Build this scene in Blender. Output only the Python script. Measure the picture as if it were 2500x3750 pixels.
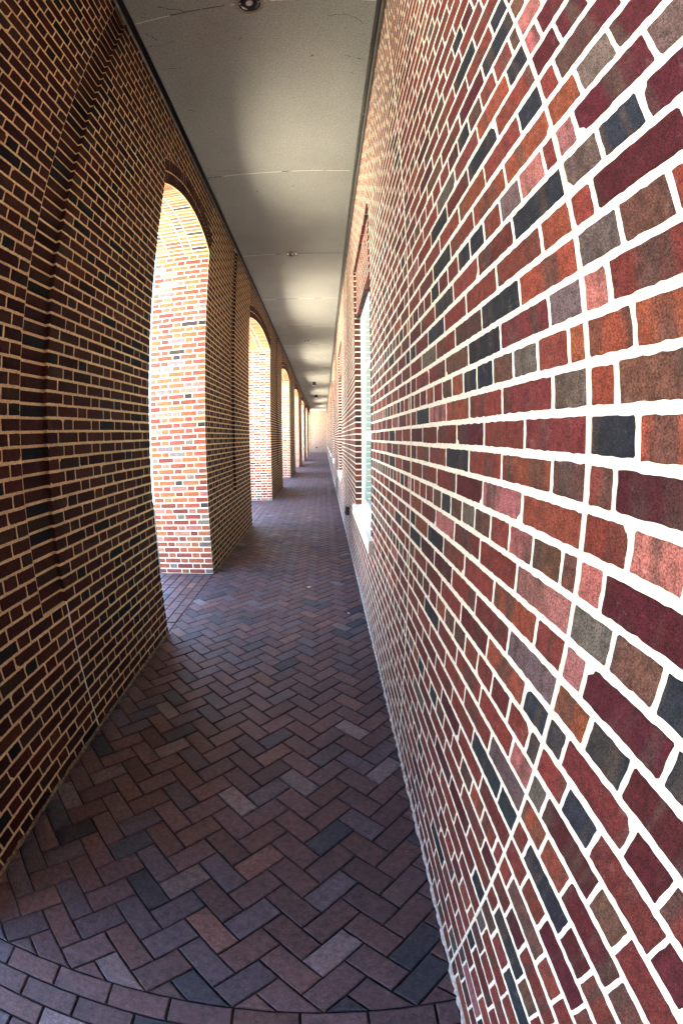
import bpy, math, random
from math import radians, sin, cos, pi, sqrt, floor, hypot
from mathutils import Vector, Matrix
for o in list(bpy.data.objects): bpy.data.objects.remove(o)
SC = bpy.context.scene
COL = SC.collection
rnd = random.Random(7)

# ------------------------------------------------------------------ camera (15 mm fisheye, equidistant), world, sun, exposure
PITCH, YAW, ROLL = -0.1732, 0.0399, -0.0087
EYE = 1.5827
F = Vector((sin(YAW)*cos(PITCH), cos(YAW)*cos(PITCH), sin(PITCH)))
R = Vector((cos(YAW), -sin(YAW), 0)); U = R.cross(F)
R2 = cos(ROLL)*R + sin(ROLL)*U; U2 = -sin(ROLL)*R + cos(ROLL)*U
cam = bpy.data.cameras.new('camera'); co = bpy.data.objects.new('camera', cam); COL.objects.link(co)
co.matrix_world = Matrix(((R2.x, U2.x, -F.x, 0), (R2.y, U2.y, -F.y, 0), (R2.z, U2.z, -F.z, EYE), (0, 0, 0, 1)))
cam.type = 'PANO'
cam.panorama_type = 'FISHEYE_LENS_POLYNOMIAL'
cam.sensor_fit = 'VERTICAL'; cam.sensor_height = 36.0; cam.sensor_width = 24.0
cam.fisheye_fov = radians(200)
cam.fisheye_polynomial_k0 = 0.0
cam.fisheye_polynomial_k1 = -1.0/(1561.0/3750*36)
cam.fisheye_polynomial_k2 = cam.fisheye_polynomial_k3 = cam.fisheye_polynomial_k4 = 0.0
cam.clip_start = 0.01; cam.clip_end = 1000
SC.camera = co

SUN_EL, SUN_AZ = radians(63), radians(104)          # azimuth clockwise from +Y: sun stands behind the building (+X side)
w = bpy.data.worlds.new('World'); SC.world = w; w.use_nodes = True
nt = w.node_tree; bg = nt.nodes['Background']
sky = nt.nodes.new('ShaderNodeTexSky'); sky.sky_type = 'NISHITA'; sky.sun_disc = False
sky.sun_elevation = SUN_EL; sky.sun_rotation = SUN_AZ
sky.air_density = 1.0; sky.dust_density = 3.0; sky.ozone_density = 1.0
nt.links.new(sky.outputs[0], bg.inputs[0]); bg.inputs[1].default_value = 0.10
sd = bpy.data.lights.new('sun', 'SUN'); so = bpy.data.objects.new('sun', sd); COL.objects.link(so)
sd.energy = 5.0; sd.angle = radians(0.6); sd.color = (1.0, 0.93, 0.82)
sdir = Vector((sin(SUN_AZ)*cos(SUN_EL), cos(SUN_AZ)*cos(SUN_EL), sin(SUN_EL)))
so.rotation_euler = sdir.to_track_quat('Z', 'Y').to_euler(); so.location = sdir*60
vs = SC.view_settings; SC.display_settings.display_device = 'sRGB'
vs.view_transform = 'Standard'; vs.look = 'None'; vs.exposure = 4.85; vs.gamma = 1.0
SC.cycles.use_denoising = True
SC.cycles.max_bounces = 8; SC.cycles.diffuse_bounces = 6; SC.cycles.glossy_bounces = 3
SC.cycles.sample_clamp_indirect = 8.0

# ------------------------------------------------------------------ helpers
def node(nt, t, x=0, y=0, **kw):
    n = nt.nodes.new(t); n.location = (x, y)
    for k, v in kw.items(): setattr(n, k, v)
    return n
def mat(name):
    m = bpy.data.materials.new(name); m.use_nodes = True
    return m, m.node_tree, m.node_tree.nodes['Principled BSDF']
def simple(name, col, rough=0.7, metal=0.0, noise=0.0, scale=40.0, bump=0.0, spec=0.5):
    m, t, b = mat(name)
    b.inputs['Roughness'].default_value = rough; b.inputs['Metallic'].default_value = metal
    b.inputs['Specular IOR Level'].default_value = spec
    geo = node(t, 'ShaderNodeNewGeometry')
    nz = node(t, 'ShaderNodeTexNoise'); nz.inputs['Scale'].default_value = scale; nz.inputs['Detail'].default_value = 4
    t.links.new(geo.outputs['Position'], nz.inputs['Vector'])
    mr = node(t, 'ShaderNodeMapRange'); mr.inputs[1].default_value = .25; mr.inputs[2].default_value = .75
    mr.inputs[3].default_value = 1-noise; mr.inputs[4].default_value = 1+noise
    t.links.new(nz.outputs[0], mr.inputs[0])
    mx = node(t, 'ShaderNodeVectorMath', operation='SCALE'); mx.inputs[0].default_value = col
    t.links.new(mr.outputs[0], mx.inputs['Scale']); t.links.new(mx.outputs[0], b.inputs['Base Color'])
    if bump:
        bp = node(t, 'ShaderNodeBump'); bp.inputs['Strength'].default_value = bump; bp.inputs['Distance'].default_value = .003
        t.links.new(nz.outputs[0], bp.inputs['Height']); t.links.new(bp.outputs[0], b.inputs['Normal'])
    return m
def mesh_obj(name, verts, faces, mats, midx=None, cols=None, parent=None, smooth=False):
    me = bpy.data.meshes.new(name); me.from_pydata(verts, [], faces)
    for m in mats: me.materials.append(m)
    if midx: me.polygons.foreach_set('material_index', midx)
    if cols:
        a = me.color_attributes.new('Col', 'FLOAT_COLOR', 'POINT')
        flat = []
        for c in cols: flat.extend(c)
        a.data.foreach_set('color', flat)
    if smooth: me.polygons.foreach_set('use_smooth', [True]*len(me.polygons))
    me.update()
    o = bpy.data.objects.new(name, me); COL.objects.link(o)
    if parent: o.parent = parent
    return o
class MB:
    """collects geometry for one mesh: material slot 0 = mortar/plain, slot 1 = bricks"""
    def __init__(s): s.v = []; s.f = []; s.m = []; s.c = []
    def poly(s, pts, m=0, c=(1, 1, 1, 0)):
        n = len(s.v); s.v.extend([tuple(p) for p in pts]); s.c.extend([c]*len(pts)); s.f.append(tuple(range(n, n+len(pts)))); s.m.append(m)
    def box(s, lo, hi, m=0, c=(1, 1, 1, 0), skip=()):
        (x0, y0, z0), (x1, y1, z1) = lo, hi
        n = len(s.v)
        s.v += [(x0,y0,z0),(x1,y0,z0),(x1,y1,z0),(x0,y1,z0),(x0,y0,z1),(x1,y0,z1),(x1,y1,z1),(x0,y1,z1)]; s.c += [c]*8
        for k, q in (('-z',(0,3,2,1)),('+z',(4,5,6,7)),('-y',(0,1,5,4)),('+x',(1,2,6,5)),('+y',(2,3,7,6)),('-x',(3,0,4,7))):
            if k in skip: continue
            s.f.append(tuple(n+i for i in q)); s.m.append(m)
    def cyl(s, c, r0, r1, z0, z1, n=24, m=0, cap0=False, cap1=False, col=(1,1,1,0)):
        b = len(s.v)
        for i in range(n):
            a = 2*pi*i/n
            s.v.append((c[0]+r0*cos(a), c[1]+r0*sin(a), z0)); s.v.append((c[0]+r1*cos(a), c[1]+r1*sin(a), z1)); s.c += [col, col]
        for i in range(n):
            j = (i+1) % n
            s.f.append((b+2*i, b+2*j, b+2*j+1, b+2*i+1)); s.m.append(m)
        if cap0: s.f.append(tuple(b+2*i for i in range(n))[::-1]); s.m.append(m)
        if cap1: s.f.append(tuple(b+2*i+1 for i in range(n))); s.m.append(m)
    def build(s, name, mats, parent=None, smooth=False):
        return mesh_obj(name, s.v, s.f, mats, s.m, s.c, parent, smooth)
def empty(name, loc=(0, 0, 0)):
    o = bpy.data.objects.new(name, None); COL.objects.link(o); o.location = loc; o.empty_display_size = .1
    return o
def tag(o, label=None, cat=None, group=None, kind=None):
    if label: o['label'] = label
    if cat: o['category'] = cat
    if group: o['group'] = group
    if kind: o['kind'] = kind
    return o

# ------------------------------------------------------------------ materials
def brick_mat(name, stripes=0.5, gain=1.0, speck=0.3, rough=.9, flash=(0.05, 0.035, 0.03), spec=.25):
    m, t, b = mat(name)
    L = t.links.new
    at = node(t, 'ShaderNodeAttribute', attribute_name='Col')
    geo = node(t, 'ShaderNodeNewGeometry')
    # offset the pattern by each brick's own random number (alpha) so no pattern runs across joints
    al = node(t, 'ShaderNodeMath', operation='MULTIPLY'); al.inputs[1].default_value = 37.0
    L(at.outputs['Alpha'], al.inputs[0])
    cmb = node(t, 'ShaderNodeCombineXYZ'); L(al.outputs[0], cmb.inputs[0]); L(al.outputs[0], cmb.inputs[1]); L(al.outputs[0], cmb.inputs[2])
    add = node(t, 'ShaderNodeVectorMath', operation='ADD'); L(geo.outputs['Position'], add.inputs[0]); L(cmb.outputs[0], add.inputs[1])
    # flashing: darker bands standing across the brick
    sc = node(t, 'ShaderNodeVectorMath', operation='MULTIPLY'); sc.inputs[1].default_value = (16, 16, 3); L(add.outputs[0], sc.inputs[0])
    n1 = node(t, 'ShaderNodeTexNoise'); n1.inputs['Scale'].default_value = 1.0; n1.inputs['Detail'].default_value = 2; L(sc.outputs[0], n1.inputs['Vector'])
    r1 = node(t, 'ShaderNodeValToRGB'); r1.color_ramp.elements[0].position = .52; r1.color_ramp.elements[1].position = .66
    r1.color_ramp.elements[0].color = (0, 0, 0, 1); r1.color_ramp.elements[1].color = (1, 1, 1, 1); L(n1.outputs[0], r1.inputs[0])
    k1 = node(t, 'ShaderNodeMath', operation='MULTIPLY'); k1.inputs[1].default_value = stripes; L(r1.outputs[0], k1.inputs[0])
    mx1 = node(t, 'ShaderNodeMix', data_type='RGBA'); L(k1.outputs[0], mx1.inputs[0]); L(at.outputs['Color'], mx1.inputs[6]); mx1.inputs[7].default_value = (*flash, 1)
    # mottling
    n2 = node(t, 'ShaderNodeTexNoise'); n2.inputs['Scale'].default_value = 45; n2.inputs['Detail'].default_value = 6; n2.inputs['Roughness'].default_value = .7; L(add.outputs[0], n2.inputs['Vector'])
    r2 = node(t, 'ShaderNodeMapRange'); r2.inputs[1].default_value = .3; r2.inputs[2].default_value = .7; r2.inputs[3].default_value = .55*gain; r2.inputs[4].default_value = 1.5*gain; L(n2.outputs[0], r2.inputs[0])
    s2 = node(t, 'ShaderNodeVectorMath', operation='SCALE'); L(mx1.outputs[2], s2.inputs[0]); L(r2.outputs[0], s2.inputs['Scale'])
    # sandy grain
    n3 = node(t, 'ShaderNodeTexNoise'); n3.inputs['Scale'].default_value = 420; n3.inputs['Detail'].default_value = 2; L(geo.outputs['Position'], n3.inputs['Vector'])
    r3 = node(t, 'ShaderNodeMapRange'); r3.inputs[1].default_value = .3; r3.inputs[2].default_value = .7; r3.inputs[3].default_value = .35; r3.inputs[4].default_value = 1.65; L(n3.outputs[0], r3.inputs[0])
    s3 = node(t, 'ShaderNodeVectorMath', operation='SCALE'); L(s2.outputs[0], s3.inputs[0]); L(r3.outputs[0], s3.inputs['Scale'])
    # pale efflorescence / mortar smears
    n4 = node(t, 'ShaderNodeTexNoise'); n4.inputs['Scale'].default_value = 22; n4.inputs['Detail'].default_value = 8; n4.inputs['Roughness'].default_value = .75; L(add.outputs[0], n4.inputs['Vector'])
    r4 = node(t, 'ShaderNodeValToRGB'); r4.color_ramp.elements[0].position = .60; r4.color_ramp.elements[1].position = .80
    r4.color_ramp.elements[0].color = (0, 0, 0, 1); r4.color_ramp.elements[1].color = (speck, speck, speck, 1); L(n4.outputs[0], r4.inputs[0])
    mx4 = node(t, 'ShaderNodeMix', data_type='RGBA'); L(r4.outputs[0], mx4.inputs[0]); L(s3.outputs[0], mx4.inputs[6]); mx4.inputs[7].default_value = (.45, .38, .36, 1)
    L(mx4.outputs[2], b.inputs['Base Color'])
    b.inputs['Roughness'].default_value = rough; b.inputs['Specular IOR Level'].default_value = spec
    bp = node(t, 'ShaderNodeBump'); bp.inputs['Strength'].default_value = .6; bp.inputs['Distance'].default_value = .002
    ad = node(t, 'ShaderNodeMath', operation='ADD'); L(n2.outputs[0], ad.inputs[0]); L(n3.outputs[0], ad.inputs[1]); L(ad.outputs[0], bp.inputs['Height'])
    L(bp.outputs[0], b.inputs['Normal'])
    return m
M_BR = brick_mat('brick_red_flashed', stripes=.75, gain=1.0)
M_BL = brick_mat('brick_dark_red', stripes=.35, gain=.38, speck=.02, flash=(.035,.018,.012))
M_B_LIT = brick_mat('brick_lit_reveal', stripes=.2, gain=1.0, speck=.35)  # brighter brick for reveals and soffits, daylight put into its colour
M_PV = brick_mat('clay_paver', stripes=.25, gain=1.0, speck=.22, rough=.62, flash=(.05, .045, .06), spec=.4)
M_MR = simple('mortar_pale', (.76, .73, .64), .95, noise=.22, scale=70, bump=.8)
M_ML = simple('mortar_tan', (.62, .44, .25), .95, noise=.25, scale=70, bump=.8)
M_M_LIT = simple('mortar_lit_pale', (.88, .82, .68), .95, noise=.15, scale=70, bump=.8)  # paler mortar, daylight on the reveals put into its colour; end wall shares it
M_JT = simple('sand_joint', (.012, .011, .012), .95, noise=.5, scale=60, bump=.5)
M_DK = simple('black_metal', (.012, .012, .013), .55, noise=.4, scale=25)
M_GM = simple('grey_flange', (.22, .22, .21), .6, noise=.4, scale=18)
M_WH = simple('white_paint', (.86, .87, .86), .45, noise=.04, scale=15)
M_STONE = simple('pale_cast_stone', (.82, .81, .77), .85, noise=.08, scale=60, bump=.4)
M_BLIND = simple('white_blind', (.80, .84, .83), .8, noise=.03, scale=8)
M_GREY = simple('plain_render', (.45, .43, .40), .9, noise=.1, scale=5)

# ceiling plaster: sandy, with stains
M_CE, t, b = mat('painted_ceiling_board')
L = t.links.new
geo = node(t, 'ShaderNodeNewGeometry')
n1 = node(t, 'ShaderNodeTexNoise'); n1.inputs['Scale'].default_value = 95; n1.inputs['Detail'].default_value = 3; n1.inputs['Roughness'].default_value = .8; L(geo.outputs['Position'], n1.inputs['Vector'])
r1 = node(t, 'ShaderNodeMapRange'); r1.inputs[1].default_value = .3; r1.inputs[2].default_value = .7; r1.inputs[3].default_value = .45; r1.inputs[4].default_value = 1.4; L(n1.outputs[0], r1.inputs[0])
n2 = node(t, 'ShaderNodeTexNoise'); n2.inputs['Scale'].default_value = 1.3; n2.inputs['Detail'].default_value = 5; L(geo.outputs['Position'], n2.inputs['Vector'])
r2 = node(t, 'ShaderNodeMapRange'); r2.inputs[1].default_value = .3; r2.inputs[2].default_value = .7; r2.inputs[3].default_value = .9; r2.inputs[4].default_value = 1.06; L(n2.outputs[0], r2.inputs[0])
mm = node(t, 'ShaderNodeMath', operation='MULTIPLY'); L(r1.outputs[0], mm.inputs[0]); L(r2.outputs[0], mm.inputs[1])
n3 = node(t, 'ShaderNodeTexNoise'); n3.inputs['Scale'].default_value = 16; n3.inputs['Detail'].default_value = 3; L(geo.outputs['Position'], n3.inputs['Vector'])
r3 = node(t, 'ShaderNodeMapRange'); r3.inputs[1].default_value = .235; r3.inputs[2].default_value = .255; r3.inputs[3].default_value = .15; r3.inputs[4].default_value = 1.0; L(n3.outputs[0], r3.inputs[0])
m2 = node(t, 'ShaderNodeMath', operation='MULTIPLY'); L(mm.outputs[0], m2.inputs[0]); L(r3.outputs[0], m2.inputs[1])
sv = node(t, 'ShaderNodeVectorMath', operation='SCALE'); sv.inputs[0].default_value = (.285, .315, .325); L(m2.outputs[0], sv.inputs['Scale'])
L(sv.outputs[0], b.inputs['Base Color']); b.inputs['Roughness'].default_value = .9
bp = node(t, 'ShaderNodeBump'); bp.inputs['Strength'].default_value = .5; bp.inputs['Distance'].default_value = .003; L(n1.outputs[0], bp.inputs['Height']); L(bp.outputs[0], b.inputs['Normal'])

# thin window glass: mirror at grazing, clear otherwise
M_GL = bpy.data.materials.new('window_glass'); M_GL.use_nodes = True; t = M_GL.node_tree; t.nodes.clear()
out = node(t, 'ShaderNodeOutputMaterial'); mxs = node(t, 'ShaderNodeMixShader'); tr = node(t, 'ShaderNodeBsdfTransparent'); gl = node(t, 'ShaderNodeBsdfGlossy'); fr = node(t, 'ShaderNodeFresnel')
fr.inputs[0].default_value = 1.5; tr.inputs[0].default_value = (.86, .93, .92, 1); gl.inputs['Roughness'].default_value = .03
fm = node(t, 'ShaderNodeMath', operation='MULTIPLY'); fm.inputs[1].default_value = .45; t.links.new(fr.outputs[0], fm.inputs[0]); t.links.new(fm.outputs[0], mxs.inputs[0]); t.links.new(tr.outputs[0], mxs.inputs[1]); t.links.new(gl.outputs[0], mxs.inputs[2]); t.links.new(mxs.outputs[0], out.inputs[0])
M_LENS = simple('lamp_lens', (.6, .6, .58), .15, noise=.05)

# ------------------------------------------------------------------ brickwork
PAL = {  # own colours of the bricks
 'K': (.014, .018, .026), 'G': (.085, .066, .062), 'B': (.072, .033, .026), 'P': (.050, .008, .013), 'R': (.122, .026, .022),
 'O': (.165, .044, .025), 'I': (.220, .082, .080), 'D': (.088, .018, .018)}
def pick(wts, rr=rnd):
    t_ = rr.random()*sum(wts.values())
    for k, v in wts.items():
        t_ -= v
        if t_ <= 0: return k
    return 'R'
W_RIGHT = {'R': 52, 'D': 24, 'P': 8, 'B': 4, 'O': 6, 'I': 4, 'G': 1, 'K': 1.5}
W_HEAD = {'R': 34, 'D': 20, 'P': 6, 'B': 14, 'O': 8, 'I': 3, 'G': 6, 'K': 10}
PAL_LIT = {'K': (.04, .04, .045), 'G': (.17, .15, .145), 'B': (.18, .095, .060), 'P': (.15, .040, .042), 'R': (.25, .070, .050), 'O': (.33, .115, .055), 'I': (.36, .17, .14), 'D': (.19, .052, .040)}  # reveal and soffit bricks: colours raised to carry the bright outside light
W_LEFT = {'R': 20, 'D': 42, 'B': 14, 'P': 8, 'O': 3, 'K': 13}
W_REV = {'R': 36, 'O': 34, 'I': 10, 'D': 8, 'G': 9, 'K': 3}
CH = 0.0677; TOPZ = .9261 + EYE           # course height; top bed measured on the photo
def tint(k, rr=rnd, var=.18, pal=None):
    c = (pal or PAL)[k]; g = 1+rr.uniform(-var, var)
    return (c[0]*g*(1+rr.uniform(-.08, .08)), c[1]*g*(1+rr.uniform(-.12, .12)), c[2]*g*(1+rr.uniform(-.12, .12)), rr.random())

def brick(mb, o, u, v, n, a0, a1, b0, b1, h, key, det=0, gap=.0130, gb=.0150, mi=1, col=None, jit=1.0):
    """one brick face in the (u, v) plane at origin o, raised h along n; det 0: box, 1: chamfered, 2: ragged hand-made outline"""
    a0 += gap/2; a1 -= gap/2; b0 += gb/2; b1 -= gb/2
    if a1-a0 < .012 or b1-b0 < .01: return
    j = .0012*jit
    a0 += rnd.uniform(-j, j); a1 += rnd.uniform(-j, j); b0 += rnd.uniform(-j, j); b1 += rnd.uniform(-j, j)
    c = col or tint(key, pal=PAL_LIT if mi == 3 else PAL)
    h += rnd.uniform(-.2, .2)*h
    P = lambda a, b_, d: o + u*a + v*b_ + n*d
    if det == 0:
        s = len(mb.v)
        mb.v += [tuple(P(a0,b0,0)), tuple(P(a1,b0,0)), tuple(P(a1,b1,0)), tuple(P(a0,b1,0)), tuple(P(a0,b0,h)), tuple(P(a1,b0,h)), tuple(P(a1,b1,h)), tuple(P(a0,b1,h))]
        mb.c += [c]*8
        for q in ((4,5,6,7),(0,1,5,4),(1,2,6,5),(2,3,7,6),(3,0,4,7)): mb.f.append(tuple(s+i for i in q)); mb.m.append(mi)
        return
    pts = []
    if det == 1:
        r = .003
        pts = [(a0+r,b0),(a1-r,b0),(a1,b0+r),(a1,b1-r),(a1-r,b1),(a0+r,b1),(a0,b1-r),(a0,b0+r)]
    else:
        r = rnd.uniform(.0012, .003); st = .011
        def side(p, q):
            n_ = max(2, int(hypot(q[0]-p[0], q[1]-p[1])/st)); return [(p[0]+(q[0]-p[0])*i/n_, p[1]+(q[1]-p[1])*i/n_) for i in range(n_)]
        base = [(a0+r,b0),(a1-r,b0),(a1,b0+r),(a1,b1-r),(a1-r,b1),(a0+r,b1),(a0,b1-r),(a0,b0+r)]
        for i in range(8):
            p, q = base[i], base[(i+1) % 8]
            pts += side(p, q) if i % 2 == 0 else [p]
        ph = rnd.random()*6
        pts = [(x+rnd.uniform(-.0011, .0011)*jit+.0004*sin(y*190+ph), y+rnd.uniform(-.0011, .0011)*jit+.0004*sin(x*140+ph)) for x, y in pts]
        if rnd.random() < .10:          # a chipped corner
            ci = rnd.choice(((a0, b0), (a1, b0), (a1, b1), (a0, b1))); rr_ = rnd.uniform(.010, .018); m_ = ((a0+a1)/2, (b0+b1)/2)
            q2 = []
            for x, y in pts:
                d = hypot(x-ci[0], y-ci[1])
                if d < rr_: k = (rr_-d)/rr_*.5; x += (m_[0]-x)*k*.25; y += (m_[1]-y)*k*.6
                q2.append((x, y))
            pts = q2
    k = len(pts); s = len(mb.v)
    mx_, my_ = (a0+a1)/2, (b0+b1)/2; ins = .0022
    for x, y in pts: mb.v.append(tuple(P(x, y, -.001)))
    for x, y in pts: mb.v.append(tuple(P(x, y, h*.6)))
    for x, y in pts:
        dx, dy = (ins if x < mx_ else -ins), (ins if y < my_ else -ins)
        mb.v.append(tuple(P(x+dx*min(1, abs(x-mx_)/(a1-a0)*2)**6, y+dy*min(1, abs(y-my_)/(b1-b0)*2)**6, h)))
    mb.c += [c]*(3*k)
    for i in range(k):
        j2 = (i+1) % k
        mb.f.append((s+i, s+j2, s+k+j2, s+k+i)); mb.m.append(mi)
        mb.f.append((s+k+i, s+k+j2, s+2*k+j2, s+2*k+i)); mb.m.append(mi)
    mb.f.append(tuple(s+2*k+i for i in range(k))); mb.m.append(mi)

def flemish(row, x0, x1, anchor=0.0):
    """perps of a Flemish course between x0 and x1"""
    S, H = .2045, .1010; P_ = S+H
    off = anchor + (0 if row % 2 == 0 else P_/2)
    out = []; i = floor((x0-off)/P_)-1
    while True:
        a = off+i*P_
        for p, q in ((a, a+H), (a+H, a+P_)):
            p2, q2 = max(p, x0), min(q, x1)
            if q2-p2 > .03: out.append((p2, q2))
            elif q2-p2 > .001 and out and p > x0: out[-1] = (out[-1][0], q2)
        if a > x1: break
        i += 1
    # merge slivers at the start
    if out and out[0][1]-out[0][0] < .04 and len(out) > 1: out = [(out[0][0], out[1][1])]+out[2:]
    return out

XR, XL, XO = .3606, -1.3655, -2.061        # right wall face, arcade inner face, arcade outer face
CEIL = EYE+3.09
YB, YE = -9.0, 48.5
EX, EY, EZ = Vector((1,0,0)), Vector((0,1,0)), Vector((0,0,1))

# ---- right-hand wall (building) -----------------------------------------------------------------------------------------
WIN = [(3.215, 4.85), (8.52, 10.15), (14.57, 16.2), (20.2, 21.8), (26.0, 27.6), (31.8, 33.4), (37.6, 39.2)]
WZ0, WZ1, RZ1 = EYE-.775, EYE+1.40, EYE+1.99      # sill top, window head, head of the recess
RD, WD = .022, .046                              # depth of recess, further depth of window
bw = empty('building_wall', (XR, 0, 0))
tag(bw, 'long red brick wall on the right with white mortar and tall recessed windows', 'wall')
J1, J2 = .508, 1.752
# bricks read off the photograph: (course, column) -> palette key.  column 0 = next to joint J1 going away from the camera
OV = {(0,0):'K',(1,0):'B',(2,0):'K',(3,0):'R',(4,0):'K',(5,0):'O',(6,0):'R',(6,1):'I',(7,0):'K',(8,0):'O',(8,1):'R',(9,0):'O',(9,1):'K',(10,0):'G',(10,1):'D',(10,2):'K',
 (11,0):'O',(11,1):'R',(11,2):'G',(11,3):'B',(11,4):'K',(12,0):'G',(12,1):'D',(12,2):'R',(13,0):'D',(13,1):'R',(13,2):'P',(14,0):'B',(14,1):'O',(14,2):'R',(14,3):'K',
 (15,0):'O',(15,1):'I',(15,2):'P',(15,3):'R',(16,0):'O',(16,1):'B',(16,2):'I',(16,3):'R',(16,4):'B',(16,5):'G',(16,6):'B',(17,0):'I',(17,1):'R',(17,2):'D',(18,0):'R',(18,1):'O',(18,2):'R',
 (19,0):'G',(19,1):'D',(20,0):'K',(20,1):'O',(20,2):'D',(21,0):'K',(21,1):'R',(22,0):'I',(22,1):'R',(23,0):'G',(24,0):'K',(24,1):'K',(24,2):'R',(25,0):'D',(26,0):'R',(27,0):'P',(29,0):'K',
 (5,3):'K',(8,4):'K',(12,5):'K',(18,4):'K',(22,4):'K',(9,4):'G',(6,5):'K',(7,3):'K',(13,5):'P',(13,8):'K',(3,3):'K',(19,5):'K',(2,3):'G'}
OVR = {(0,0):'B',(1,0):'I',(2,0):'I',(2,1):'P',(3,0):'P',(3,1):'P',(4,0):'R',(4,1):'P',(5,0):'O',(5,1):'G',(5,2):'P',(6,0):'I',(6,1):'P',(6,2):'G',(7,0):'G',(7,1):'K',(7,2):'P',(8,0):'R',(8,1):'P',
 (9,0):'G',(9,1):'B',(9,2):'R',(10,0):'I',(10,1):'D',(11,0):'O',(11,1):'O',(12,0):'O',(12,1):'B',(13,0):'K',(13,1):'O',(14,0):'R',(14,1):'P',(15,0):'R',(15,1):'I',(16,0):'I',(16,1):'P',(17,0):'G',(17,1):'B',(17,2):'K',
 (18,0):'I',(18,1):'P',(18,2):'K',(19,0):'O',(19,1):'K',(19,2):'P',(20,0):'K',(20,1):'D',(20,2):'P',(21,0):'R',(21,1):'K',(21,2):'D',(22,0):'G',(22,1):'P',(22,2):'B',(23,0):'O',(23,1):'O',(23,2):'P',(24,0):'R',(24,1):'K',(24,2):'P',
 (25,0):'R',(25,1):'R',(25,2):'P',(26,1):'B',(27,1):'P',(28,1):'K',(29,2):'K'}
def header_row(r): return (r-1) % 5 == 0
def rows_right(r, x0, x1):
    """common bond between x0 and x1: four stretcher courses to one header course"""
    blk = (r-2)//5; k = (r-2) % 5
    first_half = {(-1): 1, 0: 1, 1: 0, 2: 1, 3: 0, 4: 1}.get(blk, blk % 2)
    out = []
    if header_row(r):
        x = x0+.05; out.append((x0, x))
        while x < x1-.001:
            q = min(x+.1025, x1)
            if q-x < .03 and out: out[-1] = (out[-1][0], q)
            else: out.append((x, q))
            x = q
        return out
    half = (first_half+k) % 2 == 1
    n = max(1, round((x1-x0)/.2045)); S = (x1-x0)/n
    x = x0
    if half: out.append((x0, x0+S/2)); x = x0+S/2
    while x < x1-.001:
        q = min(x+S, x1); out.append((x, q)); x = q
    return out
def rows_near(r):
    """camera side of the control joint, Flemish with closers; runs from J1 towards -Y"""
    out = []; x = J1
    seq = [.106, .106, .205] if r % 2 else [.064, .205]
    for s_ in seq: out.append((x-s_, x)); x -= s_
    k = 0
    while x > -.9:
        s_ = (.101 if k % 2 == 0 else .2045); out.append((x-s_, x)); x -= s_; k += 1
    return out
mb = MB()
HR = .0018
O = Vector((XR+HR, 0, 0)); NX = Vector((-1, 0, 0))   # mortar plane 6 mm behind the brick faces
rmin = -int((CEIL-TOPZ)/CH)-1; rmax = int(TOPZ/CH)+1
def in_win(y0, y1, z0, z1):
    for a, b_ in WIN:
        if y1 > a+.001 and y0 < b_-.001 and z1 > WZ0-.107 and z0 < RZ1: return (a, b_)
    return None
for r in range(rmin, rmax+1):
    z1 = TOPZ-r*CH; z0 = z1-CH
    z0c, z1c = max(z0, .0), min(z1, CEIL)
    if z1c-z0c < .02: continue
    segs = []
    for i, (a, b_) in enumerate(rows_near(r)): segs.append((a, b_, OVR.get((r, i))))
    for i, (a, b_) in enumerate(rows_right(r, J1, J2)): segs.append((a, b_, OV.get((r, i))))
    n0 = len(rows_right(r, J1, J2))
    y = J2
    # long stretches between control joints
    js = [J2, 6.6, 12.4, 18.4, 24.0, 29.8, 35.6, 42.0, YE]
    for a, b_ in zip(js[:-1], js[1:]):
        for i, (p, q) in enumerate(rows_right(r, a, b_)): segs.append((p, q, OV.get((r, n0+i)) if a == J2 else None))
    for p, q in rows_right(r, YB, -.95): segs.append((p, q, None))
    for a, b_, k in segs:
        wn = in_win(a, b_, z0+.01, z1-.01)
        parts = [(a, b_)]
        if wn:
            parts = []
            if a < wn[0]-.03: parts.append((a, wn[0]+.006))
            if b_ > wn[1]+.03: parts.append((wn[1]-.006, b_))
        for p, q in parts:
            key = k or pick(W_HEAD if q-p < .12 else W_RIGHT)
            d = 2 if (-.6 < q < 2.6) else (1 if 2.0 < q < 7 else 0)
            brick(mb, O, EY, EZ, NX, p, q, z0c, z1c, HR if q < 1.0 else (.0009 if q < 2 else .0004), key, d, gap=.0120 if q < 1.8 else .015, gb=.0145 if q < 3 else .013)
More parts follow.
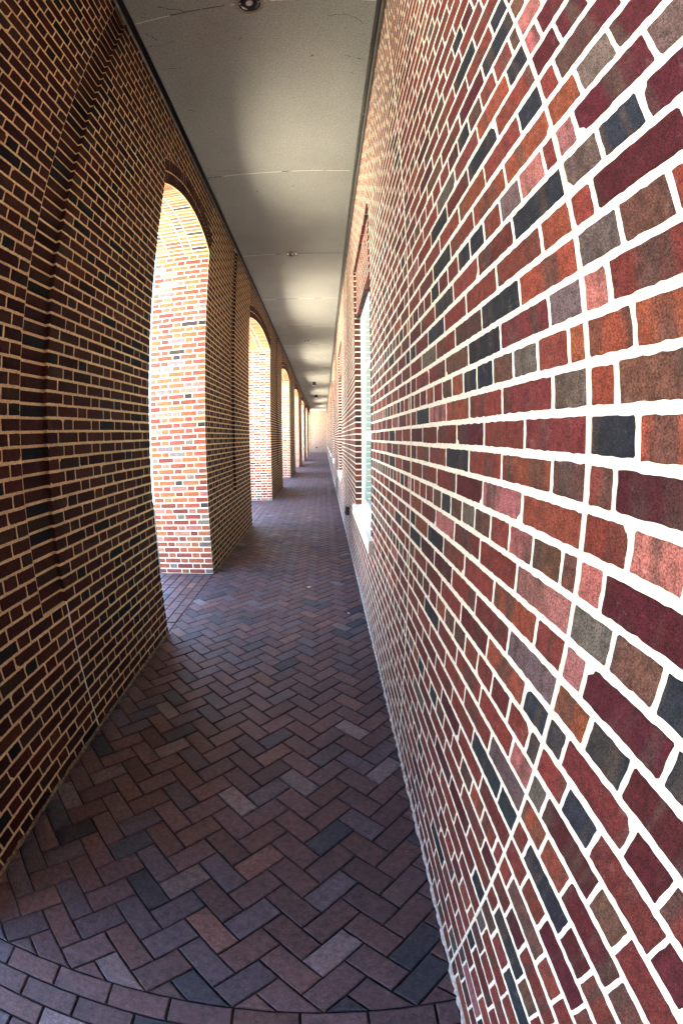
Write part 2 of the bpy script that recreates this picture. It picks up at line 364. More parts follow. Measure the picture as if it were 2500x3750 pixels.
# mortar planes and reveals
xm = XR+HR
ys = [YB]+[v_ for w_ in WIN for v_ in w_]+[YE]
for i in range(0, len(ys), 2): mb.poly([(xm, ys[i], 0), (xm, ys[i], CEIL+.2), (xm, ys[i+1], CEIL+.2), (xm, ys[i+1], 0)])
for a, b_ in WIN:
    mb.poly([(xm, a, 0), (xm, a, WZ0-.1), (xm, b_, WZ0-.1), (xm, b_, 0)])
    mb.poly([(xm, a, RZ1), (xm, a, CEIL+.2), (xm, b_, CEIL+.2), (xm, b_, RZ1)])
    xr = XR+RD+HR; xw = XR+RD+WD+.05
    mb.poly([(xr, a, WZ1), (xr, a, RZ1), (xr, b_, RZ1), (xr, b_, WZ1)])                                    # panel over the window
    for yy, sg in ((a, 1), (b_, -1)):
        mb.poly([(xm, yy, WZ0-.1), (xm, yy, RZ1), (xw, yy, RZ1), (xw, yy, WZ0-.1)])
    mb.poly([(xm, a, RZ1), (xw, a, RZ1), (xw, b_, RZ1), (xm, b_, RZ1)])
    mb.poly([(xr, a, WZ1), (xw, a, WZ1), (xw, b_, WZ1), (xr, b_, WZ1)])
    near = a < 12
    for r in range(rmin, rmax+1):
        z1 = TOPZ-r*CH; z0 = z1-CH
        if z0 >= WZ0-.03 and z1 <= RZ1+.03:
            # jamb headers: the far jamb faces the camera
            for yy, nn in ((b_, -EY), (a, EY)):
                dep = RD if z0 > WZ1-.02 else RD+WD
                brick(mb, Vector((XR, yy, 0)), EX, EZ, nn, -.006, dep+.004, max(z0, WZ0), min(z1, RZ1), .005, pick({'R': 30, 'D': 20, 'B': 18, 'O': 12, 'K': 10, 'G': 10}), 1 if near else 0, gap=.004, gb=.015)
        if z0 >= WZ1-.02 and z1 <= RZ1+.04:
            for p, q in rows_right(r, a, b_):
                brick(mb, Vector((XR+RD+HR, 0, 0)), EY, EZ, NX, p, q, max(z0, WZ1), min(z1, RZ1), HR, pick(W_RIGHT), 1 if near else 0, gap=.013, gb=.014)
    y = a
    while y < b_-.02:     # soffit soldiers of recess and window head
        q = min(y+.2045, b_)
        brick(mb, Vector((XR, 0, RZ1)), EX, EY, -EZ, -.004, RD+.004, y, q, .005, pick({'K': 50, 'B': 30, 'D': 20}), 0, gap=.002, gb=.012)
        brick(mb, Vector((XR+RD, 0, WZ1)), EX, EY, -EZ, -.004, WD+.004, y, q, .005, pick({'K': 30, 'B': 30, 'D': 30}), 0, gap=.002, gb=.012)
        y = q
mb.build('brickwork', [M_MR, M_BR], bw)
# control joints: soft caulk lines
mb = MB()
for yj in (J1, J2, 6.6, 12.4, 18.4, 24.0, 29.8, 35.6, 42.0):
    n_ = 60
    for i in range(n_):
        z0 = CEIL*i/n_; z1 = CEIL*(i+1)/n_
        wd = (.0055 if yj == J1 else .0035)+rnd.uniform(-.0008, .0008)
        mb.box((XR-.0005+rnd.uniform(-.0006, .0006), yj-wd, z0), (xm+.001, yj+wd, z1), skip=('+x', '+z', '-z'))
cj = mb.build('control_joint', [M_MR], bw)
# ragged mortar ledge at the foot of the wall
def ledge(mb, x, nx, y0, y1, wdt=.022, hgt=.02, step=.035):
    y = y0; prev = None
    while y <= y1+1e-6:
        w_ = wdt*rnd.uniform(.55, 1.35); h_ = hgt*rnd.uniform(.5, 1.5)
        cur = [(x, y, h_), (x+nx*w_*.8, y, h_*.75), (x+nx*w_*1.15, y, -.002)]
        if prev:
            mb.poly([prev[0], prev[1], cur[1], cur[0]]); mb.poly([prev[1], prev[2], cur[2], cur[1]])
        prev = cur; y += step*rnd.uniform(.6, 1.3)
mb = MB(); ledge(mb, XR+.002, -1, -1.2, 14, .009, .012, .022); ledge(mb, XR+.004, -1, 14, YE, .015, .03, .3)
lo = mb.build('mortar_ledge', [simple('dirty_mortar', (.50, .47, .43), .95, noise=.5, scale=45, bump=1)], bw)

# windows: frame > sash, sill, pane, blind
for i, (a, b_) in enumerate(WIN):
    xf = XR+RD+WD
    m = MB()
    fz0, fz1 = WZ0+.004, WZ1-.006
    fw = .05
    m.box((xf, a+.004, fz0), (xf+.06, a+.004+fw, fz1)); m.box((xf, b_-.006-fw, fz0), (xf+.06, b_-.006, fz1))
    m.box((xf, a+.004+fw, fz1-fw), (xf+.06, b_-.006-fw, fz1)); m.box((xf, a+.004+fw, fz0), (xf+.06, b_-.006-fw, fz0+fw))
    wo = m.build('window', [M_WH], bw)
    s = MB(); x0 = xf+.012; ya, yb = a+.054+.001, b_-.056-.001; za, zb = fz0+fw+.001, fz1-fw-.001; sw = .035
    zmid = EYE+.022; zup = EYE+.745
    s.box((x0, ya, za), (x0+.03, ya+sw, zb)); s.box((x0, yb-sw, za), (x0+.03, yb, zb))
    for z_, h_ in ((za+.02, .02), (zb-.015, .015), (zmid, .045), (zup, .02)): s.box((x0-.001, ya+sw, z_-h_), (x0+.031, yb-sw, z_+h_))
    s.build('sash', [M_WH], wo)
    g = MB(); g.box((x0+.012, ya+sw*.5, za), (x0+.016, yb-sw*.5, zb)); g.build('pane', [M_GL], wo)
    g = MB(); z_ = fz0+.05
    while z_ < fz1-.02:      # blind slats inside the room
        g.box((x0+.034, ya-.02, z_), (x0+.037, yb+.02, z_+.044)); z_ += .047
    g.build('blind', [M_BLIND], wo)
    g = MB(); zt = WZ0+.006
    prof = [(XR-.034, zt-.112), (XR-.034, zt-.006), (XR-.030, zt-.001), (xf+.002, zt+.006), (xf+.002, zt-.112)]
    for k in range(5):
        p, q = prof[k], prof[(k+1) % 5]; g.poly([(p[0], a-.11, p[1]), (q[0], a-.11, q[1]), (q[0], b_+.10, q[1]), (p[0], b_+.10, p[1])])
    g.poly([(p[0], a-.11, p[1]) for p in prof]); g.poly([(p[0], b_+.10, p[1]) for p in prof[::-1]])
    g.build('sill', [M_STONE], wo)
# unseen bulk of the building behind the wall, height set to shade the near ground
mb = MB(); mb.box((XR+.32, YB, 0), (9, YE, 9.5)); mb.box((XR+.03, YB, CEIL+.2), (XR+.32, YE, 9.5), skip=('+x',))
mb.box((XR+.03, YB, 0), (XR+.32, YB+.02, CEIL+.2))
mb.build('unseen_building_mass', [M_GREY], bw)

# ---- arcade on the left: piers and segmental arches --------------------------------------------------------------------
GAPS = [(-5.9-3.1, -5.9), (-1.35, .30), (3.195, 4.835), (7.85, 11.0), (14.13, 17.3), (20.4, 23.65), (26.7, 29.95), (33.1, 36.2), (39.4, 42.5)]
PIERS = [(-5.9, -1.35), (.30, 3.195), (4.835, 7.85), (11.0, 14.13), (17.3, 20.4), (23.65, 26.7), (29.95, 33.1), (36.2, 39.4), (42.5, 44.4)]
SP, APEX = EYE+2.337, EYE+2.522
ar = empty('arcade_wall', (XL, 0, 0))
tag(ar, 'dark red brick arcade wall on the left, heavy piers joined by low segmental arches', 'arcade')
NXp = Vector((1, 0, 0))
HL = .003
OL = Vector((XL-HL, 0, 0))
ZTOP = CEIL+.05
SLOTS = {1: (1.606, 1.822), 2: (6.26, 6.475)}
SZ0 = EYE-.77
PLAB = {1: 'nearest pier with a narrow vertical recess', 2: 'second pier, lit reveal facing the camera'}
def pier(i, y0, y1):
    mb = MB()
    sl = SLOTS.get(i) or ((y0+y1)/2-.08, (y0+y1)/2+.135) if i not in (0,) else None
    xin, xout, ya, yb = XL-HL, XO+.006, y0+.003, y1-.003
    sd_ = .024
    if sl:
        mb.poly([(xin, ya, 0), (xin, sl[0], 0), (xin, sl[0], ZTOP), (xin, ya, ZTOP)]); mb.poly([(xin, sl[1], 0), (xin, yb, 0), (xin, yb, ZTOP), (xin, sl[1], ZTOP)])
        mb.poly([(xin, sl[0], 0), (xin, sl[1], 0), (xin, sl[1], SZ0), (xin, sl[0], SZ0)])
        xs = xin-sd_
        mb.poly([(xs, sl[0], SZ0), (xs, sl[1], SZ0), (xs, sl[1], ZTOP), (xs, sl[0], ZTOP)])
        mb.poly([(xin, sl[0], SZ0), (xs, sl[0], SZ0), (xs, sl[0], ZTOP), (xin, sl[0], ZTOP)]); mb.poly([(xin, sl[1], SZ0), (xin, sl[1], ZTOP), (xs, sl[1], ZTOP), (xs, sl[1], SZ0)])
        mb.poly([(xin, sl[0], SZ0), (xin, sl[1], SZ0), (xs, sl[1], SZ0), (xs, sl[0], SZ0)])
    else: mb.poly([(xin, ya, 0), (xin, yb, 0), (xin, yb, ZTOP), (xin, ya, ZTOP)])
    mb.poly([(xout, ya, 0), (xout, ya, ZTOP), (xout, yb, ZTOP), (xout, yb, 0)])
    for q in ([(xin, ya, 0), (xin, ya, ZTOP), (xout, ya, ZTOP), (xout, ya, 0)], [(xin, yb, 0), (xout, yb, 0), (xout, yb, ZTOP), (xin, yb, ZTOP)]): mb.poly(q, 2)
    near = i in (1, 2)
    for r in range(rmin, rmax+1):
        z1 = TOPZ-.009-r*CH; z0 = z1-CH; z0c, z1c = max(z0, 0), min(z1, ZTOP)
        if z1c-z0c < .02: continue
        insl = sl and z0 > SZ0-.035
        spans = [(y0, y1)] if not sl else [(y0, sl[0]), (sl[1], y1)] if insl else [(y0, y1)]
        for p0, p1 in spans:
            anc = (sl[1] if sl else y0)
            for p, q in flemish(r, p0, p1, anc):
                d = 2 if (i == 1 and q > .5) else (1 if near else 0)
                brick(mb, OL, EY, EZ, NXp, p, q, z0c, z1c, HL if i < 2 else .0008, pick(W_LEFT), d, gap=.012 if i < 2 else .0135, gb=.0145)
        if insl: brick(mb, OL-EX*sd_, EY, EZ, NXp, sl[0]-.002, sl[1]+.004, z0c, z1c, .005, pick({'D': 40, 'P': 20, 'B': 20, 'K': 15}), 1 if near else 0, gap=.012, gb=.0145)
        if insl: brick(mb, Vector((XL-HL, sl[1], 0)), -EX, EZ, -EY, -.008, sd_+.004, z0c, z1c, .003, pick({'O': 30, 'R': 30, 'B': 20}), 0, gap=.002, gb=.0145)
        top = min(z1c, SP)
        if z0c < SP-.02:
            for yy, nn, an in ((y0+.003, -EY, 0), (y1-.003, EY, .07)):
                if i == 0 and nn.y < 0: continue
                for p, q in flemish(r, 0, XL-XO, an):
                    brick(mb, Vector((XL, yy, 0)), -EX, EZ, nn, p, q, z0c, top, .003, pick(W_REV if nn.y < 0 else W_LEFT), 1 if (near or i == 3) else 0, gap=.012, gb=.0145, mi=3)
        if near or i in (0, 3):
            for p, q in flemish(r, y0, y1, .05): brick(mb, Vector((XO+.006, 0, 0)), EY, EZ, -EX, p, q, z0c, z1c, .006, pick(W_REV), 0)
    po = mb.build('pier', [M_ML, M_BL, M_M_LIT, M_B_LIT], ar)
    if i == 1:
        jb = MB(); z_ = .0
        while z_ < SZ0-.01:
            jb.box((XL-.004, sl[1]-.0045+rnd.uniform(-.001, .001), z_), (XL+.0015, sl[1]+.0035+rnd.uniform(-.001, .001), min(z_+.07, SZ0)), skip=('-x', '+z', '-z')); z_ += .07
        jb.build('control_joint', [M_MR], po)
    if i in PLAB: po['label'] = PLAB[i]
    lb = MB(); ledge(lb, XL-.003, 1, y0, y1, .011, .014, .025 if near else .2)
    lb.build('base_ledge', [M_DIRT], po)
M_DIRT = simple('brown_debris', (.16, .12, .08), .95, noise=.8, scale=50, bump=1)
for i, (a, b_) in enumerate(PIERS): pier(i, a, b_)

def arch(i, y0, y1):
    mid = (y0+y1)/2; hw = (y1-y0)/2; rise = APEX-SP
    Rr = (hw*hw+rise*rise)/(2*rise); cz = APEX-Rr; A = math.asin(hw/Rr)
    near = i in (2, 3)
    mb = MB()
    n = 28
    arc = [(mid+Rr*sin(-A+2*A*k/n), cz+Rr*cos(-A+2*A*k/n)) for k in range(n+1)]
    e = .006
    for k in range(n):
        (ya, za), (yb, zb) = arc[k], arc[k+1]
        za += e; zb += e
        for xx, fl in ((XL-HL, 0), (XO+.006, 1)):
            q = [(xx, ya, za), (xx, yb, zb), (xx, yb, ZTOP), (xx, ya, ZTOP)]
            mb.poly(q[::-1] if fl else q)
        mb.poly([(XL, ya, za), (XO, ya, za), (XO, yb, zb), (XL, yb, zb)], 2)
    # coursed bricks above the ring
    T = .262
    def r_at(y, z): return hypot(y-mid, z-cz)
    for r in range(rmin, rmax+1):
        z1 = TOPZ-.009-r*CH; z0 = z1-CH; z0c, z1c = max(z0, 0), min(z1, ZTOP)
        if z1c-z0c < .02 or z1 < SP: continue
        for p, q in flemish(r, y0, y1, y1):
            if min(r_at(p, z0c), r_at(q, z0c), r_at((p+q)/2, z0c)) < Rr+T-.09: continue
            brick(mb, OL, EY, EZ, NXp, p, q, z0c, z1c, HL, pick(W_LEFT), 1 if near else 0, gap=.012, gb=.0145)
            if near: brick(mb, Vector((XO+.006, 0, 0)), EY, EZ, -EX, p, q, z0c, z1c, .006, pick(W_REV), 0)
    # soffit: thin courses across the arch, continuous joints along it
    nb = round(2*A*Rr/.0655)
    xs = [0, .205, .307, .512, XL-XO]
    for k in range(nb):
        a0 = -A+2*A*k/nb; a1 = -A+2*A*(k+1)/nb; am = (a0+a1)/2
        nrm = Vector((0, -sin(am), -cos(am))); tan = Vector((0, cos(am), -sin(am)))
        oc = Vector((XL, mid, cz)) - nrm*(Rr*cos((a1-a0)/2)+e)
        wd = Rr*(a1-a0)/2
        for p, q in zip(xs[:-1], xs[1:]):
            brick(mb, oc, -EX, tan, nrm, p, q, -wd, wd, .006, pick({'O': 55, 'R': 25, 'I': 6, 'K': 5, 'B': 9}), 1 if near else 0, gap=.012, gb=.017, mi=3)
    ao = mb.build('arch', [M_ML, M_BL, M_M_LIT, M_B_LIT], ar)
    # ring of voussoirs, two courses, standing slightly proud
    rb = MB()
    Tm = T/2
    for (ra, rb_, nv, xoff) in ((Rr+.004, Rr+Tm, round(2*A*Rr/.068), 0), (Rr+Tm, Rr+T, round(2*A*(Rr+Tm)/.068), 0)):
        for k in range(nv):
            a0 = -A+2*A*k/nv; a1 = -A+2*A*(k+1)/nv; am = (a0+a1)/2
            up = Vector((0, sin(am), cos(am))); tan = Vector((0, cos(am), -sin(am)))
            wd = (a1-a0)*(ra+rb_)/4
            brick(rb, Vector((XL+.0008, mid, cz)), tan, up, NXp, -wd, wd, ra, rb_, .005, pick(W_LEFT), 1 if near else 0, gap=.013, gb=.012)
    n = 30
    for k in range(n):
        a0 = -A+2*A*k/n; a1 = -A+2*A*(k+1)/n
        P_ = lambda a_, rr, x: (x, mid+rr*sin(a_), cz+rr*cos(a_))
        x = XL+.0008; r0, r1 = Rr+.002, Rr+T
        rb.poly([P_(a0, r0, x), P_(a1, r0, x), P_(a1, r1, x), P_(a0, r1, x)])
        rb.poly([P_(a0, r1, x), P_(a1, r1, x), P_(a1, r1, x-.008), P_(a0, r1, x-.008)]); rb.poly([P_(a0, r0, x), P_(a0, r0, x-.008), P_(a1, r0, x-.008), P_(a1, r0, x)])
    rb.build('arch_ring', [M_ML, M_BL], ao)
for i, (a, b_) in enumerate(GAPS): arch(i, a, b_)

# ---- end wall ------------------------------------------------------------------------------------------------------------
mb = MB(); mb.box((-6.0, YE+.006, 0), (XR+.3, YE+.3, 6.0))
for r in range(rmin, rmax+1):
    z1 = TOPZ-r*CH; z0 = z1-CH
    if z1 > CEIL+.05 or z0 < -.03: continue
    for p, q in flemish(r, -3.2, XR, 0): brick(mb, Vector((0, YE+.006, 0)), EX, EZ, -EY, p, q, max(0, z0), z1, .006, pick({'R': 20, 'D': 40, 'B': 30, 'O': 8, 'K': 8}), 0, gap=.014, gb=.016)
ew = mb.build('end_wall', [M_M_LIT, M_BR]); tag(ew, 'brick wall closing the far end of the passage', 'wall')

# ---- ceiling, trims, roof -----------------------------------------------------------------------------------------------
XC0, XC1 = -1.316, .335
mb = MB(); mb.box((XC0, YB, CEIL), (XC1, YE, CEIL+.03))
seams = [1.85+2.4*k for k in range(-4, 20)]
cc = mb.build('ceiling', [M_CE]); tag(cc, 'flat grey painted ceiling of the passage', kind='structure')
mb = MB()
for ys_ in seams:
    x = XC0+.01
    while x < XC1-.02:
        l_ = rnd.uniform(.05, .3); x1 = min(x+l_, XC1-.005)
        jj = rnd.uniform(-.002, .002)
        dark = rnd.random() < .35
        mb.box((x, ys_-.0035+jj, CEIL-.0022), (x1, ys_+.0035+jj, CEIL+.001), 1 if dark else 0, skip=('+z',))
        x = x1+rnd.uniform(0, .04)
mb.build('seam', [simple('caulk', (.66, .66, .63), .8), simple('dirty_gap', (.03, .03, .03), .9)], cc)
# cracks and cobweb marks
mb = MB()
def crack(x, y, ang, ln):
    px, py = x, y; st_ = .02
    for k in range(int(ln/st_)):
        ang += rnd.uniform(-.35, .35); nx_, ny_ = px+cos(ang)*st_, py+sin(ang)*st_
        wd = .0016*rnd.uniform(.4, 1.6); dx, dy = -sin(ang)*wd, cos(ang)*wd
        z = CEIL-.0026
        mb.poly([(px-dx, py-dy, z), (nx_-dx, ny_-dy, z), (nx_+dx, ny_+dy, z), (px+dx, py+dy, z)])
        if rnd.random() < .12: r_ = rnd.uniform(.003, .008); mb.poly([(px+r_*cos(q), py+r_*sin(q), z-.0004) for q in (5, 3.8, 2.5, 1.2, 0)])
        px, py = nx_, ny_
for x, y, a, l_ in ((-1.27, 1.98, .9, .12), (-1.29, 2.12, -.3, .22), (-1.25, 2.42, .1, .14), (.02, 2.02, .05, .28), (.15, 2.45, .1, .16), (-1.1, 1.74, .4, .2), (-1.28, 4.06, .02, .42), (.2, 4.45, .1, .10),
                    (-1.2, 3.0, 1.1, .1), (-.6, 2.2, 2, .05), (-1.25, 5.2, .2, .08), (.1, 6.1, .1, .14), (-.8, 1.2, 2.2, .2), (-1.27, 8.3, .1, .2)):
    crack(x, y, a, l_)
mb.build('crack', [simple('cobweb_dark', (.02, .02, .02), .9)], cc)
# left trim: black channel with a thin pale flange at the wall; built in lengths
lt = empty('ceiling_trim', (XL, 0, CEIL)); tag(lt, 'black metal channel edging the ceiling along the arcade wall, pale flange beside the bricks', 'trim', 'metal trims along the ceiling edges')
mb = MB(); mb.box((XL+.012, YB, CEIL-.012), (XC0+.001, YE, CEIL-.006)); mb.box((XC0-.004, YB, CEIL-.012), (XC0+.001, YE, CEIL+.02)); mb.build('channel', [M_DK], lt)
mb = MB(); y = -3.0; k = 0
while y < YE:
    y1_ = min(y+2.4, YE); mb.box((XL+.001, y+.003, CEIL-.024), (XL+.014, y1_-.012, CEIL-.013)); y = y1_
mb.build('flange', [M_GM], lt)
mb = MB(); mb.box((XL+.001, 1.34, CEIL-.052), (XL+.010, 1.50, CEIL-.0245)); mb.build('bracket', [M_GM], lt)
rt = empty('ceiling_trim', (XR, 0, CEIL)); tag(rt, 'deep black metal channel edging the ceiling above the windowed wall on the right', 'trim', 'metal trims along the ceiling edges')
mb = MB(); mb.box((XC1, YB, CEIL-.20), (XR-.002, YE, CEIL+.02)); mb.build('channel', [M_DK], rt)
mb = MB(); mb.box((XC1+.010, YB, CEIL-.30), (XR-.001, YE, CEIL-.201)); mb.build('flange', [simple('dark_flange', (.07, .07, .065), .6, noise=.5, scale=15)], rt)
mb = MB()
for k in range(22): mb.box((XC1-.002, .62+2.4*k, CEIL-.205), (XR-.003, .635+2.4*k, CEIL-.002))
mb.build('clip', [M_GM], rt)
mb = MB(); mb.box((XO, YB, CEIL+.06), (XR+.03, YE, 5.5)); rf = mb.build('unseen_roof_slab', [M_GREY]); rf['kind'] = 'structure'  # unseen roof over the ceiling, put in to shade the ground outside
mb = MB(); mb.box((XO+.01, YB-.3, 0), (XR+.3, YB, CEIL+.06)); bk = mb.build('passage_back_wall', [M_GREY]); bk['kind'] = 'structure'

# ---- lamps in the ceiling ---------------------------------------------------------------------------------------------------
LG = 'unlit lamps in a line down the ceiling'
def downlight(y, label):
    e = empty('recessed_downlight', (-.503, y, CEIL)); tag(e, label, 'ceiling lamp', LG)
    m = MB(); n = 40
    prof = [(.097, .0), (.097, -.009), (.090, -.011), (.076, -.007), (.074, .0)]
    for (r0, z0), (r1, z1) in zip(prof[:-1], prof[1:]): m.cyl((0, 0), r0, r1, z0, z1, n)
    m.build('trim_ring', [simple('aged_brass', (.20, .19, .14), .4, metal=.6, noise=.3)], e, True)
    m = MB(); m.cyl((0, 0), .0745, .066, -.004, .0, n); m.cyl((0, 0), .066, .05, .0, -.0045, n, cap1=True); m.build('reflector_can', [simple('black_baffle', (.006, .006, .006), .25, noise=.1, spec=.7)], e)
    m = MB(); m.cyl((.0, -.01), .026, .022, -.004, -.018, 20); m.cyl((.0, -.01), .022, .004, -.018, -.026, 20, cap1=True); m.build('bulb', [M_LENS], e, True)
    return e
def surface_lamp(y, label):
    e = empty('surface_ceiling_lamp', (-.5, y, CEIL)); tag(e, label, 'ceiling lamp', LG)
    m = MB(); m.cyl((0, 0), .125, .125, 0, -.012, 24, cap1=True); m.cyl((0, 0), .095, .115, -.012, -.19, 24, cap1=True); m.build('housing', [M_DK], e)
    m = MB(); m.cyl((0, 0), .06, .03, -.190, -.225, 20, cap1=True); m.build('lens', [M_LENS], e)
downlight(1.86, 'large round recessed lamp cut by the top edge of the photo')
downlight(6.66, 'small recessed lamp on the ceiling joint beyond the first arch')
downlight(13.2, 'tiny recessed lamp in the dark band past the second arch')
surface_lamp(23.2, 'nearer of the two black lamps hanging below the distant ceiling')
surface_lamp(30.2, 'farther of the two black lamps hanging below the distant ceiling')

# ---- boxes on the walls -----------------------------------------------------------------------------------------------------
bx = empty('outlet_box', (XR, 6.2, .455)); tag(bx, 'black weatherproof outlet box low on the wall beyond the first window', 'outlet box')
m = MB(); m.box((-.040, -.055, 0), (-.001, .065, .125)); m.build('housing', [simple('black_plastic', (.02, .022, .024), .3, noise=.1)], bx)
m = MB()
v_ = [(-.062, -.06, .004), (-.041, -.06, .004), (-.041, .07, .004), (-.062, .07, .004), (-.056, -.06, .118), (-.041, -.06, .130), (-.041, .07, .130), (-.056, .07, .118)]
for q in ((0,3,2,1),(4,5,6,7),(0,1,5,4),(1,2,6,5),(2,3,7,6),(3,0,4,7)): m.poly([v_[k] for k in q])
m.build('lid', [simple('grey_plastic', (.09, .10, .11), .25, noise=.1)], bx)
m = MB(); m.box((-.070, -.02, .03), (-.0625, .03, .05)); m.build('latch', [M_DK], bx)
b2 = empty('wall_box', (-.80, YE, .47)); tag(b2, 'small dark box low on the brick end wall', 'wall box')
m = MB(); m.box((-.08, -.09, 0), (.08, -.001, .14)); m.build('housing', [M_DK], b2)
m = MB(); m.box((-.09, -.10, .141), (.09, -.0, .155)); m.build('cover', [M_DK], b2)

# ---- ground: herringbone pavers in the passage, straight bands, court outside ----------------------------------------------
W_PV = {'a': 36, 'b': 28, 'c': 20, 'd': 6, 'e': 7, 'f': 3}
PPV = {'a': (.082, .054, .064), 'b': (.092, .055, .060), 'c': (.072, .060, .080), 'd': (.034, .038, .054), 'e': (.112, .064, .062), 'f': (.130, .108, .125)}
def ptint():
    k = pick(W_PV); c = PPV[k]; g = 1+rnd.uniform(-.22, .22); return (c[0]*g, c[1]*g, c[2]*g, rnd.random())
def clip(poly, nx_, ny_, d):
    out = []
    for i in range(len(poly)):
        p, q = poly[i], poly[(i+1) % len(poly)]
        sp, sq = p[0]*nx_+p[1]*ny_-d, q[0]*nx_+q[1]*ny_-d
        if sp <= 0: out.append(p)
        if (sp < 0 < sq) or (sq < 0 < sp): t_ = sp/(sp-sq); out.append((p[0]+(q[0]-p[0])*t_, p[1]+(q[1]-p[1])*t_))
    return out
def area(p): return abs(sum(p[i][0]*p[(i+1) % len(p)][1]-p[(i+1) % len(p)][0]*p[i][1] for i in range(len(p))))/2
def paver(mb, poly, cham=.004, gap=.0022, fine=False):
    """poly: convex outline in the plane, drawn in, chamfered, slightly tilted"""
    if len(poly) < 3 or area(poly) < .0012: return
    cx = sum(p[0] for p in poly)/len(poly); cy = sum(p[1] for p in poly)/len(poly)
    n = len(poly)
    ar_ = sum(poly[i][0]*poly[(i+1) % n][1]-poly[(i+1) % n][0]*poly[i][1] for i in range(n))
    if ar_ < 0: poly = poly[::-1]
    if fine:
        pp = []
        for i in range(n):
            p, q = poly[i], poly[(i+1) % n]; m_ = max(1, int(hypot(q[0]-p[0], q[1]-p[1])/.03))
            pp += [(p[0]+(q[0]-p[0])*k/m_, p[1]+(q[1]-p[1])*k/m_) for k in range(m_)]
    def inset(pl, d):
        # move each corner along its two edge normals
        n_ = len(pl); o_ = []
        for i in range(n_):
            a_, b_, c_ = pl[i-1], pl[i], pl[(i+1) % n_]
            e1 = (b_[0]-a_[0], b_[1]-a_[1]); e2 = (c_[0]-b_[0], c_[1]-b_[1]); l1 = hypot(*e1) or 1; l2 = hypot(*e2) or 1
            n1_ = (-e1[1]/l1, e1[0]/l1); n2_ = (-e2[1]/l2, e2[0]/l2); k = 1+n1_[0]*n2_[0]+n1_[1]*n2_[1]
            k = max(k, .35); o_.append((b_[0]+(n1_[0]+n2_[0])/k*d, b_[1]+(n1_[1]+n2_[1])/k*d))
        return o_
    src = pp if fine else poly
    lo_ = inset(src, gap+rnd.uniform(0, .0012)); hi_ = inset(src, gap+cham)
    if fine:
        jj = [(rnd.uniform(-.0009, .0009), rnd.uniform(-.0009, .0009)) for _ in lo_]
        lo_ = [(p[0]+j_[0], p[1]+j_[1]) for p, j_ in zip(lo_, jj)]; hi_ = [(p[0]+j_[0], p[1]+j_[1]) for p, j_ in zip(hi_, jj)]
    tx, ty, dz = rnd.uniform(-.012, .012), rnd.uniform(-.012, .012), rnd.uniform(-.0012, .0012)
    Z = lambda p, z: z+dz+(p[0]-cx)*tx+(p[1]-cy)*ty
    n = len(src); s = len(mb.v); c = ptint()
    mb.v += [(p[0], p[1], -.012) for p in lo_]+[(p[0], p[1], Z(p, -.0035)) for p in lo_]+[(p[0], p[1], Z(p, 0)) for p in hi_]
    mb.c += [c]*(3*n)
    for i in range(n):
        j = (i+1) % n
        mb.f.append((s+i, s+j, s+n+j, s+n+i)); mb.m.append(1); mb.f.append((s+n+i, s+n+j, s+2*n+j, s+2*n+i)); mb.m.append(1)
    mb.f.append(tuple(s+2*n+i for i in range(n))); mb.m.append(1)
mb = MB()
mb.poly([(XO, YB, -.011), (XR, YB, -.011), (XR, YE, -.011), (XO, YE, -.011)])
a_ = .0993; p0_, q0_ = -.079, .787; s2_ = sqrt(2)
YBAND = .362
def to_xy(p, q): return ((p-q)/s2_, (p+q)/s2_)
pmin, pmax = (XL+YBAND)/s2_-.5, (XR+YE)/s2_+.5
nk0 = int(floor((YBAND-XR)/s2_/a_))-16; nk1 = int((YE-XL)/s2_/a_)+16
for k in range(nk0, nk1):
    # diagonal strips: course k, columns shifted by 4 units
    q0 = q0_+k*a_
    # x = (p-q)/sqrt2 in [XL, XR]
    for m_ in range(-60, 60):
        for kind in (0, 1):
            if kind == 0: P0, P1, Q0, Q1 = k+4*m_, k+4*m_+2, k, k+1
            else: P0, P1, Q0, Q1 = k-1+4*m_, k+4*m_, k, k+2
            pa, pb, qa, qb = p0_+P0*a_, p0_+P1*a_, q0_+Q0*a_, q0_+Q1*a_
            xm_, ym_ = to_xy((pa+pb)/2, (qa+qb)/2)
            if xm_ < XL-.16 or xm_ > XR+.16 or ym_ < YBAND-.16 or ym_ > YE+.1: continue
            poly = [to_xy(pa, qa), to_xy(pb, qa), to_xy(pb, qb), to_xy(pa, qb)]
            poly = clip(poly, -1, 0, -XL); poly = clip(poly, 1, 0, XR-.004); poly = clip(poly, 0, -1, -YBAND)
            if len(poly) >= 3: paver(mb, poly, fine=ym_ < 3.2, cham=.0045 if ym_ < 9 else .006, gap=.0028 if ym_ < 4 else .0035)
ph = mb.build('herringbone_paving', [M_JT, M_PV]); tag(ph, 'dark herringbone brick paving down the passage', kind='structure')
mb = MB()
# straight band crossing the passage at the camera's feet and running bond behind it
y = YBAND; rr_ = 0
while y > -2.2:
    y0 = y-.0965; off = -.732+(0 if rr_ % 2 == 0 else .1017)
    for k in range(-8, 8):
        x0, x1 = off+.2033*k, off+.2033*(k+1); x0, x1 = max(x0, XL if y > .30 else XO), min(x1, XR-.004)
        if x1-x0 > .02: paver(mb, [(x0, y0), (x1, y0), (x1, y), (x0, y)], fine=True, gap=.003)
    y = y0; rr_ += 1
tag(mb.build('brick_band', [M_JT, M_PV]), 'straight band of pavers crossing the passage', kind='structure')
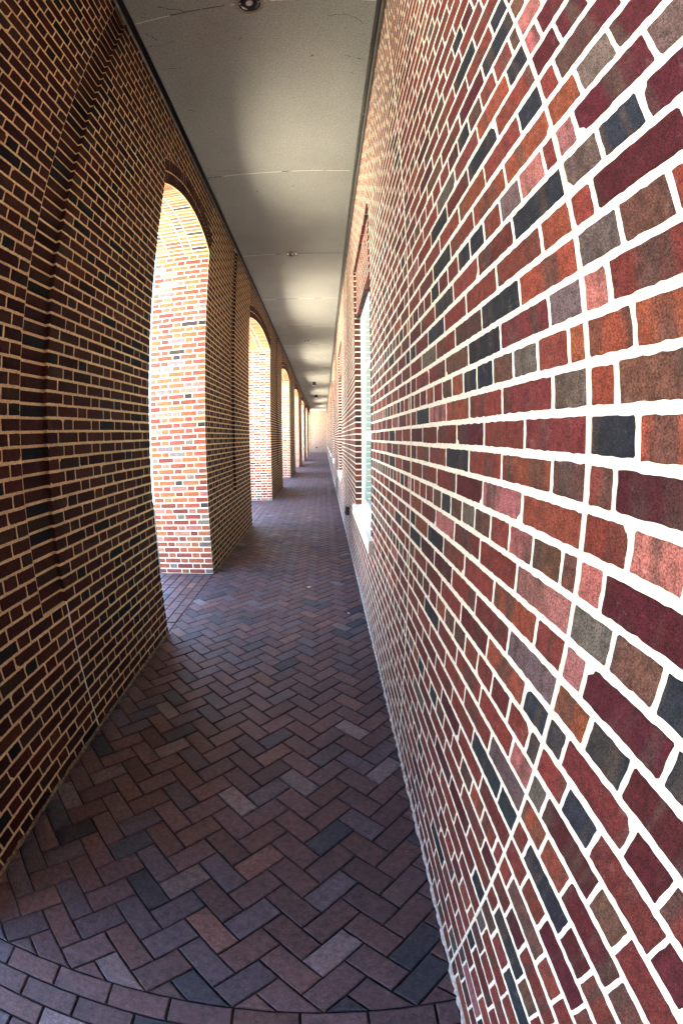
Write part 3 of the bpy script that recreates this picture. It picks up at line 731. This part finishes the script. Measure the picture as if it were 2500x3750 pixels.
# pavers laid lengthwise in the arch openings
mb = MB()
for gi, (a, b_) in enumerate(GAPS[2:]+[(44.4, YE)]):
    x = XL; r_ = 0
    while x > XO-.35:
        x0 = x-.1016; y = a-(.1 if r_ % 2 else 0)
        while y < b_:
            y0, y1 = max(y, a), min(y+.2033, b_)
            if x < XO+.02: y0, y1 = y, y+.2033
            if y1-y0 > .02: paver(mb, [(x0, y0), (x, y0), (x, y1), (x0, y1)], gap=.004)
            y += .2033
        x = x0; r_ += 1
tag(mb.build('opening_paving', [M_JT, M_PV]), 'pavers laid lengthwise under the arches', kind='structure')
mb = MB(); mb.poly([(-4.6, -120, -.014), (9, -120, -.014), (9, 160, -.014), (-4.6, 160, -.014)])
tag(mb.build('dark_near_ground', [simple('dark_ground_added', (.022, .035, .014), .95, noise=.35, scale=9, bump=.4)]), kind='structure')  # dark strip added by the arcade to hold down light bouncing onto the ceiling
mb = MB(); mb.poly([(-70, -120, -.02), (9, -120, -.02), (9, 160, -.02), (-70, 160, -.02)])
pz = mb.build('court_pavement', [simple('pale_concrete', (.80, .68, .49), .9, noise=.08, scale=2.0, bump=.2)]); tag(pz, kind='structure')
mb = MB(); mb.poly([(-400, -400, -.04), (400, -400, -.04), (400, 400, -.04), (-400, 400, -.04)])
gr = mb.build('ground', [simple('dry_lawn', (.13, .17, .05), .95, noise=.35, scale=1.5, bump=.2)]); tag(gr, kind='structure')

# ---- litter on the floor ----------------------------------------------------------------------------------------------------
M_LEAF = simple('pale_leaf', (.62, .62, .42), .7, noise=.2)
def leaf(x, y, s, a, label):
    m = MB(); pts = [(-1, 0, .3), (-.5, .42, .9), (.3, .5, .6), (1, .05, .2), (.4, -.4, .8), (-.4, -.45, .3)]
    ctr = (0, 0, .1)
    P = [(s*(p[0]*cos(a)-p[1]*sin(a)), s*(p[0]*sin(a)+p[1]*cos(a)), .003+s*.25*p[2]) for p in pts]
    for i in range(6): m.poly([P[i], P[(i+1) % 6], (0, 0, .0035)])
    o = m.build('fallen_leaf', [M_LEAF]); o.location = (x, y, 0); tag(o, label, 'leaf', 'scraps of leaf on the paving')
leaf(-.18, 4.35, .030, .4, 'pale leaf lying in the middle of the passage floor')
leaf(.20, 3.62, .018, 1.9, 'small yellow scrap of leaf near the wall below the window')
leaf(-.13, 6.9, .02, 2.5, 'tiny pale leaf scrap on the dark far floor')
# parts of these were built in world coordinates: undo their root's offset
for root in (bw, ar, lt, rt):
    for ch in root.children: ch.location = -root.location
